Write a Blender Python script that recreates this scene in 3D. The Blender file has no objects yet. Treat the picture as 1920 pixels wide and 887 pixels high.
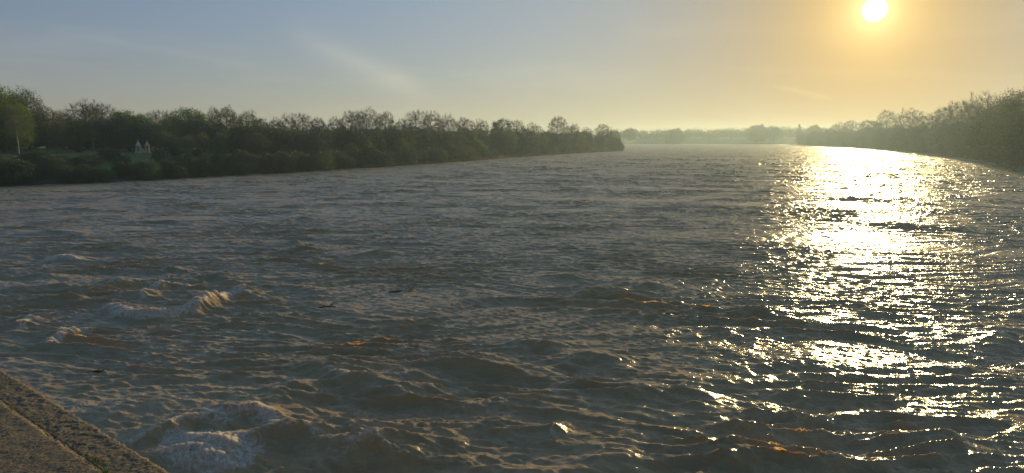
import bpy, math, random
import numpy as np
from mathutils import Vector

# ------------------------------------------------------------------ camera, sky, sun, exposure
scene = bpy.context.scene
COL = scene.collection
F, CX, CY = 1321.0, 960.0, 443.5          # focal length and centre in photo pixels
CAM_H = 8.5                               # eye height above the river
PITCH = math.atan((CY - 259.5) / F)
CAM = np.array([0.0, 0.0, CAM_H])

cam_data = bpy.data.cameras.new('camera')
cam_data.sensor_width = 36.0
cam_data.lens = 36.0 * F / 1920.0
cam_data.clip_start = 0.1
cam_data.clip_end = 8000.0
cam = bpy.data.objects.new('camera', cam_data)
COL.objects.link(cam)
cam.location = (0, 0, CAM_H)
cam.rotation_euler = (math.pi / 2 - PITCH, 0, 0)
scene.camera = cam

SUN_EL = math.radians(8.9)
SUN_AZ = math.radians(26.45)              # clockwise from the view axis (+Y)
SUN_DIR = Vector((math.sin(SUN_AZ) * math.cos(SUN_EL), math.cos(SUN_AZ) * math.cos(SUN_EL), math.sin(SUN_EL)))

world = bpy.data.worlds.new('World')
scene.world = world
world.use_nodes = True
wt = world.node_tree
wt.nodes.clear()


def wn(kind, **kw):
    n = wt.nodes.new(kind)
    for k, v in kw.items():
        setattr(n, k, v)
    return n


def wmath(op, a, b=None, c=None):
    n = wn('ShaderNodeMath', operation=op)
    for i, v in enumerate((a, b, c)):
        if v is None:
            continue
        if isinstance(v, (int, float)):
            n.inputs[i].default_value = v
        else:
            wt.links.new(v, n.inputs[i])
    return n.outputs[0]


def wcol(col, fac):
    n = wn('ShaderNodeVectorMath', operation='SCALE')
    n.inputs[0].default_value = col
    wt.links.new(fac, n.inputs[3])
    return n.outputs[0]


def wadd(a, b):
    n = wn('ShaderNodeVectorMath', operation='ADD')
    wt.links.new(a, n.inputs[0])
    wt.links.new(b, n.inputs[1])
    return n.outputs[0]


sky = wn('ShaderNodeTexSky', sky_type='NISHITA', sun_disc=False)
sky.sun_elevation = SUN_EL
sky.sun_rotation = SUN_AZ
sky.altitude = 100
sky.air_density = 1.0
sky.dust_density = 0.8
sky.ozone_density = 1.5
SKY_STRENGTH = 0.057


def wvec(op, a, b):
    n = wn('ShaderNodeVectorMath', operation=op)
    for i, v in enumerate((a, b)):
        if isinstance(v, tuple):
            n.inputs[i].default_value = v
        else:
            wt.links.new(v, n.inputs[i])
    return n.outputs[0]


# hazy air evens the bright sky out: c * k / (k + c)
K_HAZE = (14.0, 6.33, 2.58)
G_HAZE = (2.93, 3.58, 4.53)               # K_HAZE times gain
base = wvec('DIVIDE', wvec('MULTIPLY', sky.outputs[0], G_HAZE), wvec('ADD', sky.outputs[0], K_HAZE))
tc = wn('ShaderNodeTexCoord')
dotn = wn('ShaderNodeVectorMath', operation='DOT_PRODUCT')
wt.links.new(tc.outputs['Generated'], dotn.inputs[0])
dotn.inputs[1].default_value = SUN_DIR
ang = wmath('ARCCOSINE', wmath('MINIMUM', dotn.outputs['Value'], 0.9999999))     # angle from the sun
sep = wn('ShaderNodeSeparateXYZ')
wt.links.new(tc.outputs['Generated'], sep.inputs[0])
lowf = wmath('EXPONENT', wmath('MULTIPLY', wmath('MAXIMUM', sep.outputs['Z'], 0.0), -7.0))
wide = wmath('EXPONENT', wmath('MULTIPLY', wmath('POWER', wmath('DIVIDE', ang, 0.25), 1.5), -1.0))
mid = wmath('EXPONENT', wmath('MULTIPLY', wmath('DIVIDE', ang, 0.085), -1.0))
tight = wmath('EXPONENT', wmath('MULTIPLY', wmath('DIVIDE', ang, 0.016), -1.0))
dn = wn('ShaderNodeMapRange', interpolation_type='SMOOTHSTEP')
dn.inputs['From Min'].default_value = 0.0152
dn.inputs['From Max'].default_value = 0.008
wt.links.new(ang, dn.inputs['Value'])
disc = dn.outputs[0]


def wtint(col, fac):
    """1 - fac * (1 - col)"""
    return wvec('SUBTRACT', (1.0, 1.0, 1.0), wcol(tuple(1.0 - c_ for c_ in col), fac))


# dust takes the blue out low down and round the sun; warm aureole; the disc of the sun itself
base = wvec('MULTIPLY', base, wtint((1.30, 1.12, 0.25), lowf))
dome = wmath('EXPONENT', wmath('MULTIPLY', wmath('POWER', wmath('DIVIDE', ang, 1.05), 2.0), -1.0))
base = wadd(base, wcol((0.95, 1.20, 1.35), dome))
base = wvec('ADD', base, (0.28, 0.58, 0.94))   # thin high haze over the whole sky
base = wvec('MULTIPLY', base, wtint((0.20, 0.20, 0.20), wide))
veil = wmath('EXPONENT', wmath('MULTIPLY', wmath('POWER', wmath('DIVIDE', ang, 0.62), 2.0), -1.0))
base = wadd(wadd(base, wcol((2.3, 0.80, 0.40), lowf)), wcol((1.45, 0.84, 0.10), veil))
glow = wadd(wadd(wcol((9.4, 6.0, 1.2), mid), wcol((12.0, 10.0, 6.0), tight)), wcol((90.0, 78.0, 55.0), disc))
# thin cirrus
mapn = wn('ShaderNodeMapping')
mapn.inputs['Rotation'].default_value = (0.0, math.radians(24), math.radians(12))
mapn.inputs['Scale'].default_value = (1.3, 1.3, 9.0)
wt.links.new(tc.outputs['Generated'], mapn.inputs['Vector'])
noi = wn('ShaderNodeTexNoise')
noi.inputs['Scale'].default_value = 2.1
noi.inputs['Detail'].default_value = 5.0
noi.inputs['Roughness'].default_value = 0.55
noi.inputs['Distortion'].default_value = 0.35
wt.links.new(mapn.outputs[0], noi.inputs['Vector'])
cir = wn('ShaderNodeMapRange')
cir.inputs['From Min'].default_value = 0.50
cir.inputs['From Max'].default_value = 0.80
cir.inputs['To Max'].default_value = 1.0
wt.links.new(noi.outputs['Fac'], cir.inputs['Value'])
cirrus = wcol((0.50, 0.45, 0.34), cir.outputs[0])


def streak(d0, d1, width, amount, col):
    """one long feathered cirrus trail between two directions of the sky"""
    d0, d1 = Vector(d0).normalized(), Vector(d1).normalized()
    nrm = d0.cross(d1).normalized()
    mid_ = (d0 + d1).normalized()
    tan_ = nrm.cross(mid_).normalized()
    half = d0.angle(d1) / 2
    dots = []
    for v in (nrm, tan_):
        n = wn('ShaderNodeVectorMath', operation='DOT_PRODUCT')
        wt.links.new(tc.outputs['Generated'], n.inputs[0])
        n.inputs[1].default_value = v
        dots.append(n.outputs['Value'])
    wob = wmath('MULTIPLY', wmath('SUBTRACT', noi.outputs['Fac'], 0.5), width * 2.2)
    a_ = wmath('EXPONENT', wmath('MULTIPLY', wmath('POWER', wmath('ABSOLUTE', wmath('DIVIDE', wmath('ADD', dots[0], wob), width)), 1.6), -1.0))
    b_ = wmath('EXPONENT', wmath('MULTIPLY', wmath('POWER', wmath('ABSOLUTE', wmath('DIVIDE', dots[1], half)), 4.0), -1.0))
    return wcol(tuple(c_ * amount for c_ in col), wmath('MULTIPLY', a_, wmath('MULTIPLY', b_, wmath('MULTIPLY', noi.outputs['Fac'], 2.0))))


cirrus = wadd(cirrus, streak((-0.306, 1.038, 0.153), (-0.128, 1.024, 0.062), 0.018, 1.0, (0.85, 0.68, 0.38)))
cirrus = wadd(cirrus, streak((-0.62, 1.036, 0.145), (-0.36, 1.026, 0.10), 0.005, 0.45, (0.45, 0.40, 0.30)))
cirrus = wadd(cirrus, streak((0.38, 1.025, 0.073), (0.46, 1.022, 0.056), 0.003, 1.0, (0.8, 0.55, 0.25)))
total = wadd(wadd(base, glow), cirrus)
bg = wn('ShaderNodeBackground')
bg.inputs['Strength'].default_value = SKY_STRENGTH
wt.links.new(total, bg.inputs['Color'])
wo = wn('ShaderNodeOutputWorld')
wt.links.new(bg.outputs[0], wo.inputs['Surface'])

sun_data = bpy.data.lights.new('sun', 'SUN')
sun_data.energy = 2.0
sun_data.angle = math.radians(0.6)
sun_data.color = (1.0, 0.76, 0.34)
sun = bpy.data.objects.new('sun', sun_data)
COL.objects.link(sun)
sun.rotation_euler = SUN_DIR.to_track_quat('Z', 'Y').to_euler()
sun.location = (60, 120, 60)

vs = scene.view_settings
vs.view_transform = 'Standard'
vs.look = 'None'
vs.exposure = 0.85
vs.gamma = 1.0
vs.use_curve_mapping = False
cy = scene.cycles
cy.use_denoising = True
cy.max_bounces = 6
cy.diffuse_bounces = 2
cy.glossy_bounces = 3
cy.transmission_bounces = 3
cy.volume_bounces = 1
cy.sample_clamp_indirect = 6.0

# ------------------------------------------------------------------ helpers
rng = np.random.default_rng(11)
random.seed(11)


def ray(px, py):
    x, y = (px - CX) / F, (CY - py) / F
    return np.array([x, math.cos(PITCH) + y * math.sin(PITCH), -math.sin(PITCH) + y * math.cos(PITCH)])


def at(px, py, z=0.0):
    v = ray(px, py)
    return CAM + v * ((z - CAM_H) / v[2])


def new_mesh(name, verts, faces, smooth=False):
    me = bpy.data.meshes.new(name)
    verts = np.asarray(verts, dtype=np.float32)
    if isinstance(faces, np.ndarray):
        n, k = faces.shape
        me.vertices.add(len(verts))
        me.vertices.foreach_set('co', verts.ravel())
        me.loops.add(n * k)
        me.loops.foreach_set('vertex_index', faces.astype(np.int32).ravel())
        me.polygons.add(n)
        me.polygons.foreach_set('loop_start', np.arange(0, n * k, k, dtype=np.int32))
        me.update(calc_edges=True)
    else:
        me.from_pydata([tuple(v) for v in verts.tolist()], [], faces)
        me.update()
    if smooth:
        me.polygons.foreach_set('use_smooth', np.ones(len(me.polygons), dtype=bool))
    return me


def obj(name, me, mat=None, parent=None, label=None, cat=None, group=None, kind=None):
    o = bpy.data.objects.new(name, me)
    COL.objects.link(o)
    if mat is not None and not me.materials:
        me.materials.append(mat)
    if parent is not None:
        o.parent = parent
    tag(o, label, cat, group, kind)
    return o


def tag(o, label=None, cat=None, group=None, kind=None):
    if label:
        o['label'] = label
    if cat:
        o['category'] = cat
    if group:
        o['group'] = group
    if kind:
        o['kind'] = kind
    return o


def empty(name, loc, rz=0.0, scale=(1, 1, 1), label=None, cat=None, group=None):
    o = bpy.data.objects.new(name, None)
    COL.objects.link(o)
    o.empty_display_size = 0.3
    o.location = loc
    o.rotation_euler = (0, 0, rz)
    o.scale = scale
    return tag(o, label, cat, group)


class MB:
    """collects loose shapes into one mesh"""

    def __init__(self):
        self.v, self.f = [], []

    def add(self, vs, fs):
        b = len(self.v)
        self.v += [tuple(p) for p in vs]
        self.f += [tuple(b + i for i in f) for f in fs]

    def box(self, c, s, rz=0.0, top=1.0):
        cx, cy_, cz = c
        hx, hy, hz = s[0] / 2, s[1] / 2, s[2] / 2
        co, si = math.cos(rz), math.sin(rz)
        vs = []
        for z, k in ((-hz, 1.0), (hz, top)):
            for x, y in ((-hx, -hy), (hx, -hy), (hx, hy), (-hx, hy)):
                x, y = x * k, y * k
                vs.append((cx + x * co - y * si, cy_ + x * si + y * co, cz + z))
        self.add(vs, [(0, 3, 2, 1), (4, 5, 6, 7), (0, 1, 5, 4), (1, 2, 6, 5), (2, 3, 7, 6), (3, 0, 4, 7)])

    def tube(self, pts, rad, n=6, cap=True):
        pts = [np.asarray(p, float) for p in pts]
        vs, fs = [], []
        for i, p in enumerate(pts):
            t = pts[min(i + 1, len(pts) - 1)] - pts[max(i - 1, 0)]
            t = t / (np.linalg.norm(t) + 1e-9)
            a = np.cross(t, (0.31, 0.87, 0.13) if abs(t[2]) > 0.8 else (0, 0, 1))
            a /= np.linalg.norm(a) + 1e-9
            b = np.cross(t, a)
            for k in range(n):
                th = 2 * math.pi * k / n
                vs.append(p + (a * math.cos(th) + b * math.sin(th)) * rad[i])
        for i in range(len(pts) - 1):
            for k in range(n):
                fs.append((i * n + k, i * n + (k + 1) % n, (i + 1) * n + (k + 1) % n, (i + 1) * n + k))
        if cap:
            fs.append(tuple(range(n))[::-1])
            fs.append(tuple((len(pts) - 1) * n + k for k in range(n)))
        self.add(vs, fs)

    def lathe(self, c, prof, n=10):
        vs, fs = [], []
        for r, z in prof:
            for k in range(n):
                th = 2 * math.pi * k / n
                vs.append((c[0] + r * math.cos(th), c[1] + r * math.sin(th), c[2] + z))
        m = len(prof)
        for i in range(m - 1):
            for k in range(n):
                fs.append((i * n + k, i * n + (k + 1) % n, (i + 1) * n + (k + 1) % n, (i + 1) * n + k))
        fs.append(tuple(range(n))[::-1])
        fs.append(tuple((m - 1) * n + k for k in range(n)))
        self.add(vs, fs)

    def build(self, name, mat, parent=None, smooth=False, **kw):
        return obj(name, new_mesh(name, self.v, self.f, smooth), mat, parent, **kw)


# ------------------------------------------------------------------ materials
class NT:
    def __init__(self, name):
        self.m = bpy.data.materials.new(name)
        self.m.use_nodes = True
        self.t = self.m.node_tree
        self.t.nodes.clear()
        self.out = self.n('ShaderNodeOutputMaterial')

    def n(self, kind, **kw):
        nd = self.t.nodes.new(kind)
        for k, v in kw.items():
            if k.startswith('i_'):
                nd.inputs[k[2:].replace('_', ' ')].default_value = v
            else:
                setattr(nd, k, v)
        return nd

    def l(self, a, b):
        self.t.links.new(a, b)

    def ramp(self, fac, stops):
        r = self.n('ShaderNodeValToRGB')
        el = r.color_ramp.elements
        while len(el) < len(stops):
            el.new(0.5)
        for e, (p, c) in zip(el, stops):
            e.position = p
            e.color = (*c, 1) if len(c) == 3 else c
        self.l(fac, r.inputs[0])
        return r.outputs[0]

    def noise(self, vec, scale, detail=3.0, rough=0.55, dist=0.0):
        nd = self.n('ShaderNodeTexNoise')
        nd.inputs['Scale'].default_value = scale
        nd.inputs['Detail'].default_value = detail
        nd.inputs['Roughness'].default_value = rough
        nd.inputs['Distortion'].default_value = dist
        if vec is not None:
            self.l(vec, nd.inputs['Vector'])
        return nd.outputs['Fac']

    def mapped(self, vec, scale=(1, 1, 1), rot=(0, 0, 0)):
        m = self.n('ShaderNodeMapping')
        m.inputs['Scale'].default_value = scale
        m.inputs['Rotation'].default_value = rot
        self.l(vec, m.inputs['Vector'])
        return m.outputs[0]

    def math(self, op, a, b=None):
        nd = self.n('ShaderNodeMath', operation=op)
        for i, v in enumerate((a, b)):
            if v is None:
                continue
            if isinstance(v, (int, float)):
                nd.inputs[i].default_value = v
            else:
                self.l(v, nd.inputs[i])
        return nd.outputs[0]

    def mix(self, fac, a, b, mode='MIX'):
        nd = self.n('ShaderNodeMix', data_type='RGBA', blend_type=mode)
        for s, v in ((0, fac), (6, a), (7, b)):
            if isinstance(v, (int, float)):
                nd.inputs[s].default_value = v
            elif isinstance(v, tuple):
                nd.inputs[s].default_value = (*v, 1)
            else:
                self.l(v, nd.inputs[s])
        return nd.outputs[2]

    def bump(self, h, strength, dist, normal=None, filt=0.1):
        b = self.n('ShaderNodeBump')
        b.inputs['Strength'].default_value = strength
        b.inputs['Distance'].default_value = dist
        b.inputs['Filter Width'].default_value = filt
        self.l(h, b.inputs['Height'])
        if normal is not None:
            self.l(normal, b.inputs['Normal'])
        return b.outputs[0]


def leaf_mat(name, c1, c2, trans=0.35):
    w = NT(name)
    oi = w.n('ShaderNodeObjectInfo')
    geo = w.n('ShaderNodeNewGeometry')
    per = w.math('FRACT', w.math('ADD', w.math('MULTIPLY', geo.outputs['Random Per Island'], 0.65), w.math('MULTIPLY', oi.outputs['Random'], 0.8)))
    col = w.ramp(per, [(0.0, c1), (1.0, c2)])
    hsv = w.n('ShaderNodeHueSaturation')
    w.l(w.math('ADD', w.math('MULTIPLY', oi.outputs['Random'], 0.04), 0.48), hsv.inputs['Hue'])
    w.l(w.math('ADD', w.math('MULTIPLY', oi.outputs['Random'], 0.5), 0.72), hsv.inputs['Value'])
    w.l(col, hsv.inputs['Color'])
    p = w.n('ShaderNodeBsdfPrincipled')
    p.inputs['Roughness'].default_value = 0.6
    w.l(hsv.outputs[0], p.inputs['Base Color'])
    tr = w.n('ShaderNodeBsdfTranslucent')
    w.l(hsv.outputs[0], tr.inputs['Color'])
    mx = w.n('ShaderNodeMixShader')
    mx.inputs[0].default_value = trans
    w.l(p.outputs[0], mx.inputs[1])
    w.l(tr.outputs[0], mx.inputs[2])
    w.l(mx.outputs[0], w.out.inputs['Surface'])
    return w.m


def plain_mat(name, c1, c2, scale, rough=0.85, bump=0.0, bscale=None):
    w = NT(name)
    tcn = w.n('ShaderNodeTexCoord')
    f = w.noise(tcn.outputs['Object'], scale, 5.0, 0.6)
    col = w.ramp(f, [(0.3, c1), (0.7, c2)])
    p = w.n('ShaderNodeBsdfPrincipled')
    p.inputs['Roughness'].default_value = rough
    w.l(col, p.inputs['Base Color'])
    if bump:
        w.l(w.bump(w.noise(tcn.outputs['Object'], bscale or scale * 3, 4.0), 0.7, bump), p.inputs['Normal'])
    w.l(p.outputs[0], w.out.inputs['Surface'])
    return w.m


M = {}
M['bark'] = plain_mat('bark', (0.045, 0.036, 0.028), (0.11, 0.09, 0.07), 3.0, 0.9, 0.03)
M['pale_bark'] = plain_mat('pale_bark', (0.20, 0.18, 0.14), (0.38, 0.34, 0.27), 2.0, 0.8)
M['twig'] = leaf_mat('twig', (0.080, 0.062, 0.044), (0.140, 0.112, 0.076), 0.1)
M['bud'] = leaf_mat('bud', (0.085, 0.070, 0.030), (0.13, 0.11, 0.045), 0.3)
M['leaf_green'] = leaf_mat('leaf_green', (0.105, 0.190, 0.018), (0.185, 0.260, 0.034), 0.50)
M['leaf_olive'] = leaf_mat('leaf_olive', (0.085, 0.105, 0.024), (0.140, 0.150, 0.040), 0.40)
M['leaf_dark'] = leaf_mat('leaf_dark', (0.036, 0.074, 0.018), (0.080, 0.120, 0.028), 0.30)
M['leaf_bright'] = leaf_mat('leaf_bright', (0.13, 0.17, 0.020), (0.19, 0.22, 0.035), 0.45)
M['needle'] = leaf_mat('needle', (0.018, 0.035, 0.016), (0.035, 0.055, 0.022), 0.1)
M['reed'] = leaf_mat('reed', (0.20, 0.12, 0.055), (0.30, 0.20, 0.09), 0.3)
M['sandstone'] = plain_mat('sandstone', (0.46, 0.36, 0.21), (0.80, 0.68, 0.46), 2.6, 0.9, 0.04, 6.0)
M['weathered_stone'] = plain_mat('weathered_stone', (0.50, 0.50, 0.38), (0.74, 0.70, 0.55), 2.0, 0.9, 0.04, 6.0)
M['pale_paint'] = plain_mat('pale_paint', (0.55, 0.55, 0.52), (0.72, 0.72, 0.69), 2.0, 0.6)
M['wet_wood'] = plain_mat('wet_wood', (0.04, 0.032, 0.022), (0.11, 0.085, 0.055), 6.0, 0.45, 0.02, 18.0)
M['joint_dirt'] = plain_mat('joint_dirt', (0.16, 0.115, 0.05), (0.36, 0.27, 0.13), 30.0, 0.95, 0.004, 60.0)
M['dry_wood'] = plain_mat('dry_wood', (0.16, 0.12, 0.07), (0.28, 0.21, 0.12), 6.0, 0.7)


def ground_mat():
    w = NT('bank_ground')
    geo = w.n('ShaderNodeNewGeometry')
    sepn = w.n('ShaderNodeSeparateXYZ')
    w.l(geo.outputs['Position'], sepn.inputs[0])
    n1 = w.noise(geo.outputs['Position'], 0.11, 5.0, 0.6)
    n2 = w.noise(geo.outputs['Position'], 1.3, 4.0, 0.6)
    grass = w.ramp(n1, [(0.35, (0.120, 0.170, 0.012)), (0.65, (0.180, 0.215, 0.022))])
    grass = w.mix(w.math('MULTIPLY', n2, 0.5), grass, (0.04, 0.075, 0.016))
    mud = w.ramp(n2, [(0.3, (0.06, 0.043, 0.028)), (0.7, (0.135, 0.095, 0.058))])
    lvl = w.n('ShaderNodeMapRange')
    lvl.inputs['From Min'].default_value = 0.5
    lvl.inputs['From Max'].default_value = 1.8
    w.l(w.math('ADD', sepn.outputs['Z'], w.math('MULTIPLY', w.math('SUBTRACT', n2, 0.5), 1.2)), lvl.inputs['Value'])
    p = w.n('ShaderNodeBsdfPrincipled')
    p.inputs['Roughness'].default_value = 0.95
    w.l(w.mix(lvl.outputs[0], mud, grass), p.inputs['Base Color'])
    w.l(w.bump(n2, 0.8, 0.15), p.inputs['Normal'])
    w.l(p.outputs[0], w.out.inputs['Surface'])
    return w.m


M['ground'] = ground_mat()


def water_mat():
    w = NT('muddy_river_water')
    geo = w.n('ShaderNodeNewGeometry')
    pos = geo.outputs['Position']
    foam_a = w.n('ShaderNodeAttribute', attribute_name='foam').outputs['Fac']
    # fine ripples, drawn out along the current
    swirl = w.n('ShaderNodeTexNoise')
    swirl.inputs['Scale'].default_value = 0.22
    swirl.inputs['Detail'].default_value = 2.0
    w.l(pos, swirl.inputs['Vector'])
    swv = w.n('ShaderNodeVectorMath', operation='SCALE')
    swv.inputs[3].default_value = 2.6
    w.l(swirl.outputs['Color'], swv.inputs[0])
    adv = w.n('ShaderNodeVectorMath', operation='ADD')
    w.l(pos, adv.inputs[0])
    w.l(swv.outputs[0], adv.inputs[1])
    flow = adv.outputs[0]
    r1 = w.noise(w.mapped(flow, (0.42, 1.5, 1.0), (0, 0, math.radians(-10))), 2.4, 4.0, 0.6, 0.5)
    r2 = w.noise(w.mapped(flow, (0.5, 1.7, 1.0), (0, 0, math.radians(16))), 4.4, 3.0, 0.6, 0.3)
    rip = w.bump(r1, 1.0, 0.078, None, 0.004)
    r3 = w.noise(w.mapped(flow, (0.55, 1.5, 1.0), (0, 0, math.radians(-6))), 11.0, 2.0, 0.6, 0.3)
    rip = w.bump(r2, 1.0, 0.040, rip, 0.004)
    rip = w.bump(r3, 1.0, 0.024, rip, 0.004)
    r4 = w.noise(pos, 27.0, 2.0, 0.6)
    rip = w.bump(r4, 1.0, 0.006, rip, 0.004)
    mudn = w.noise(pos, 0.16, 4.0, 0.6, 0.5)
    col = w.ramp(mudn, [(0.3, (0.420, 0.290, 0.118)), (0.7, (0.495, 0.350, 0.155))])
    p = w.n('ShaderNodeBsdfPrincipled')
    # unresolved wind chop takes over from the built ripples down-river
    dst = w.n('ShaderNodeVectorMath', operation='LENGTH')
    w.l(pos, dst.inputs[0])
    rg = w.n('ShaderNodeMapRange', interpolation_type='SMOOTHSTEP')
    rg.inputs['From Min'].default_value = 25.0
    rg.inputs['From Max'].default_value = 330.0
    rg.inputs['To Min'].default_value = 0.18
    rg.inputs['To Max'].default_value = 0.40
    w.l(dst.outputs['Value'], rg.inputs['Value'])
    w.l(rg.outputs[0], p.inputs['Roughness'])
    p.inputs['IOR'].default_value = 1.33
    p.inputs['Specular IOR Level'].default_value = 0.48
    p.inputs['Subsurface Weight'].default_value = 0.85
    p.inputs['Subsurface Radius'].default_value = (0.30, 0.19, 0.09)
    p.inputs['Subsurface Scale'].default_value = 0.13
    w.l(col, p.inputs['Base Color'])
    w.l(rip, p.inputs['Normal'])
    # froth
    fv = w.noise(pos, 9.0, 5.0, 0.65, 0.8)
    lace = w.n('ShaderNodeTexVoronoi', feature='DISTANCE_TO_EDGE')
    lace.inputs['Scale'].default_value = 3.2
    wob = w.n('ShaderNodeVectorMath', operation='ADD')
    nv = w.n('ShaderNodeTexNoise')
    nv.inputs['Scale'].default_value = 2.0
    nv.inputs['Detail'].default_value = 4.0
    w.l(pos, nv.inputs['Vector'])
    w.l(pos, wob.inputs[0])
    w.l(nv.outputs['Color'], wob.inputs[1])
    w.l(wob.outputs[0], lace.inputs['Vector'])
    lacef = w.math('SUBTRACT', 1.0, w.math('MULTIPLY', lace.outputs['Distance'], 5.0))
    tex = w.math('ADD', w.math('MULTIPLY', fv, 0.75), w.math('MULTIPLY', lacef, 0.30))
    mr = w.n('ShaderNodeMapRange')
    mr.inputs['From Min'].default_value = 0.68
    mr.inputs['From Max'].default_value = 1.16
    w.l(w.math('ADD', foam_a, w.math('MULTIPLY', tex, w.math('MINIMUM', w.math('MULTIPLY', foam_a, 3.0), 1.0))), mr.inputs['Value'])
    fp = w.n('ShaderNodeBsdfPrincipled')
    fp.inputs['Roughness'].default_value = 0.75
    fp.inputs['Subsurface Weight'].default_value = 1.0
    fp.inputs['Subsurface Radius'].default_value = (0.40, 0.32, 0.20)
    fp.inputs['Subsurface Scale'].default_value = 0.6
    w.l(w.ramp(fv, [(0.3, (0.46, 0.33, 0.18)), (0.7, (0.84, 0.70, 0.47))]), fp.inputs['Base Color'])
    w.l(w.bump(fv, 1.0, 0.08), fp.inputs['Normal'])
    mx = w.n('ShaderNodeMixShader')
    w.l(mr.outputs[0], mx.inputs[0])
    w.l(p.outputs[0], mx.inputs[1])
    w.l(fp.outputs[0], mx.inputs[2])
    w.l(mx.outputs[0], w.out.inputs['Surface'])
    return w.m


M['water'] = water_mat()


def concrete_mat():
    w = NT('exposed_aggregate_concrete')
    geo = w.n('ShaderNodeNewGeometry')
    pos = geo.outputs['Position']
    vor = w.n('ShaderNodeTexVoronoi')
    vor.inputs['Scale'].default_value = 70.0
    w.l(pos, vor.inputs['Vector'])
    n1 = w.noise(pos, 42.0, 5.0, 0.72)
    n2 = w.noise(pos, 3.5, 4.0, 0.6)
    base = w.ramp(n1, [(0.43, (0.022, 0.018, 0.010)), (0.53, (0.24, 0.170, 0.072)), (0.72, (0.42, 0.32, 0.155))])
    sepc = w.n('ShaderNodeSeparateColor')
    w.l(vor.outputs['Color'], sepc.inputs[0])
    stones = w.ramp(sepc.outputs[0], [(0.0, (0.07, 0.06, 0.042)), (0.55, (0.22, 0.165, 0.085)), (1.0, (0.40, 0.32, 0.19))])
    col = w.mix(0.35, base, stones)
    moss = w.n('ShaderNodeMapRange')
    moss.inputs['From Min'].default_value = 0.48
    moss.inputs['From Max'].default_value = 0.72
    moss.inputs['To Max'].default_value = 0.7
    w.l(n2, moss.inputs['Value'])
    col = w.mix(moss.outputs[0], col, (0.30, 0.20, 0.085))
    p = w.n('ShaderNodeBsdfPrincipled')
    p.inputs['Roughness'].default_value = 0.92
    w.l(col, p.inputs['Base Color'])
    nb = w.bump(n1, 1.0, 0.009)
    nb = w.bump(vor.outputs['Distance'], 0.8, 0.0015, nb)
    w.l(nb, p.inputs['Normal'])
    w.l(p.outputs[0], w.out.inputs['Surface'])
    return w.m


M['concrete'] = concrete_mat()

# ------------------------------------------------------------------ the river's outline and the terrain
LEFT_PX = [(-300, 366), (0, 352), (150, 345.5), (300, 338), (450, 330), (600, 321.5), (700, 315), (800, 308), (900, 300.5), (1000, 293), (1080, 288), (1135, 285), (1162, 283.5)]
RIGHT_PX = [(1920, 325), (1880, 311), (1850, 303), (1800, 295), (1750, 289), (1700, 283.5), (1640, 278), (1600, 275.6), (1550, 273.6), (1500, 272.2)]
left_w = [at(x, y)[:2] for x, y in LEFT_PX]
right_w = [at(x, y)[:2] for x, y in RIGHT_PX]
POLY = np.array([(-125, -140), (-122, 30), (-112, 75)] + [tuple(p) for p in left_w]
                + [(84, 520), (78, 600), (92, 800), (135, 980), (200, 1085), (300, 1110), (400, 1060)]
                + [tuple(p) for p in right_w[::-1]] + [(108, 120), (102, 50), (104, -140)], float)


def shore_distance(x, y):
    """signed distance to the water's edge: positive on land"""
    sh = x.shape
    p = np.stack([x.ravel(), y.ravel()], 1)
    best = np.full(len(p), 1e12)
    inside = np.zeros(len(p), bool)
    n = len(POLY)
    for i in range(n):
        a, b = POLY[i], POLY[(i + 1) % n]
        e = b - a
        t = np.clip(((p - a) @ e) / (e @ e), 0, 1)
        q = p - a - t[:, None] * e
        best = np.minimum(best, (q * q).sum(1))
        cond = (a[1] > p[:, 1]) != (b[1] > p[:, 1])
        xi = a[0] + (p[:, 1] - a[1]) * e[0] / (e[1] if abs(e[1]) > 1e-9 else 1e-9)
        inside ^= cond & (p[:, 0] < xi)
    d = np.sqrt(best)
    d[inside] *= -1
    return d.reshape(sh)


def sstep(a, b, x):
    t = np.clip((x - a) / (b - a), 0, 1)
    return t * t * (3 - 2 * t)


def ground_h(x, y, d=None):
    x, y = np.asarray(x, float), np.asarray(y, float)
    if d is None:
        d = shore_distance(x, y)
    wob = 0.3 * np.sin(x * 0.11 + 1.3) * np.sin(y * 0.083) + 0.15 * np.sin(x * 0.31 + y * 0.23)
    left = -0.25 + 3.7 * sstep(0, 14, d) + 0.045 * np.clip(d - 12, 0, 45)
    right = -0.25 + 5.0 * sstep(0, 18, d) + 4.0 * sstep(15, 90, d)
    k = sstep(120, 320, y - 0.0 * x) * 0 + ((x > 60 + 0.30 * np.clip(y, 0, 400)) | (y > 640))
    # low reedy tongue at the wooded point
    point = np.exp(-(((x - 70) / 26) ** 2 + ((y - 470) / 60) ** 2))
    land = np.where(k, right, left * (1 - 0.55 * point)) + wob * sstep(4, 20, d)
    bed = -0.25 - np.minimum(2.0, -d * 0.22)
    return np.where(d > 0, land, bed)


def gh(x, y):
    return float(ground_h(np.array([x]), np.array([y]))[0])


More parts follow.
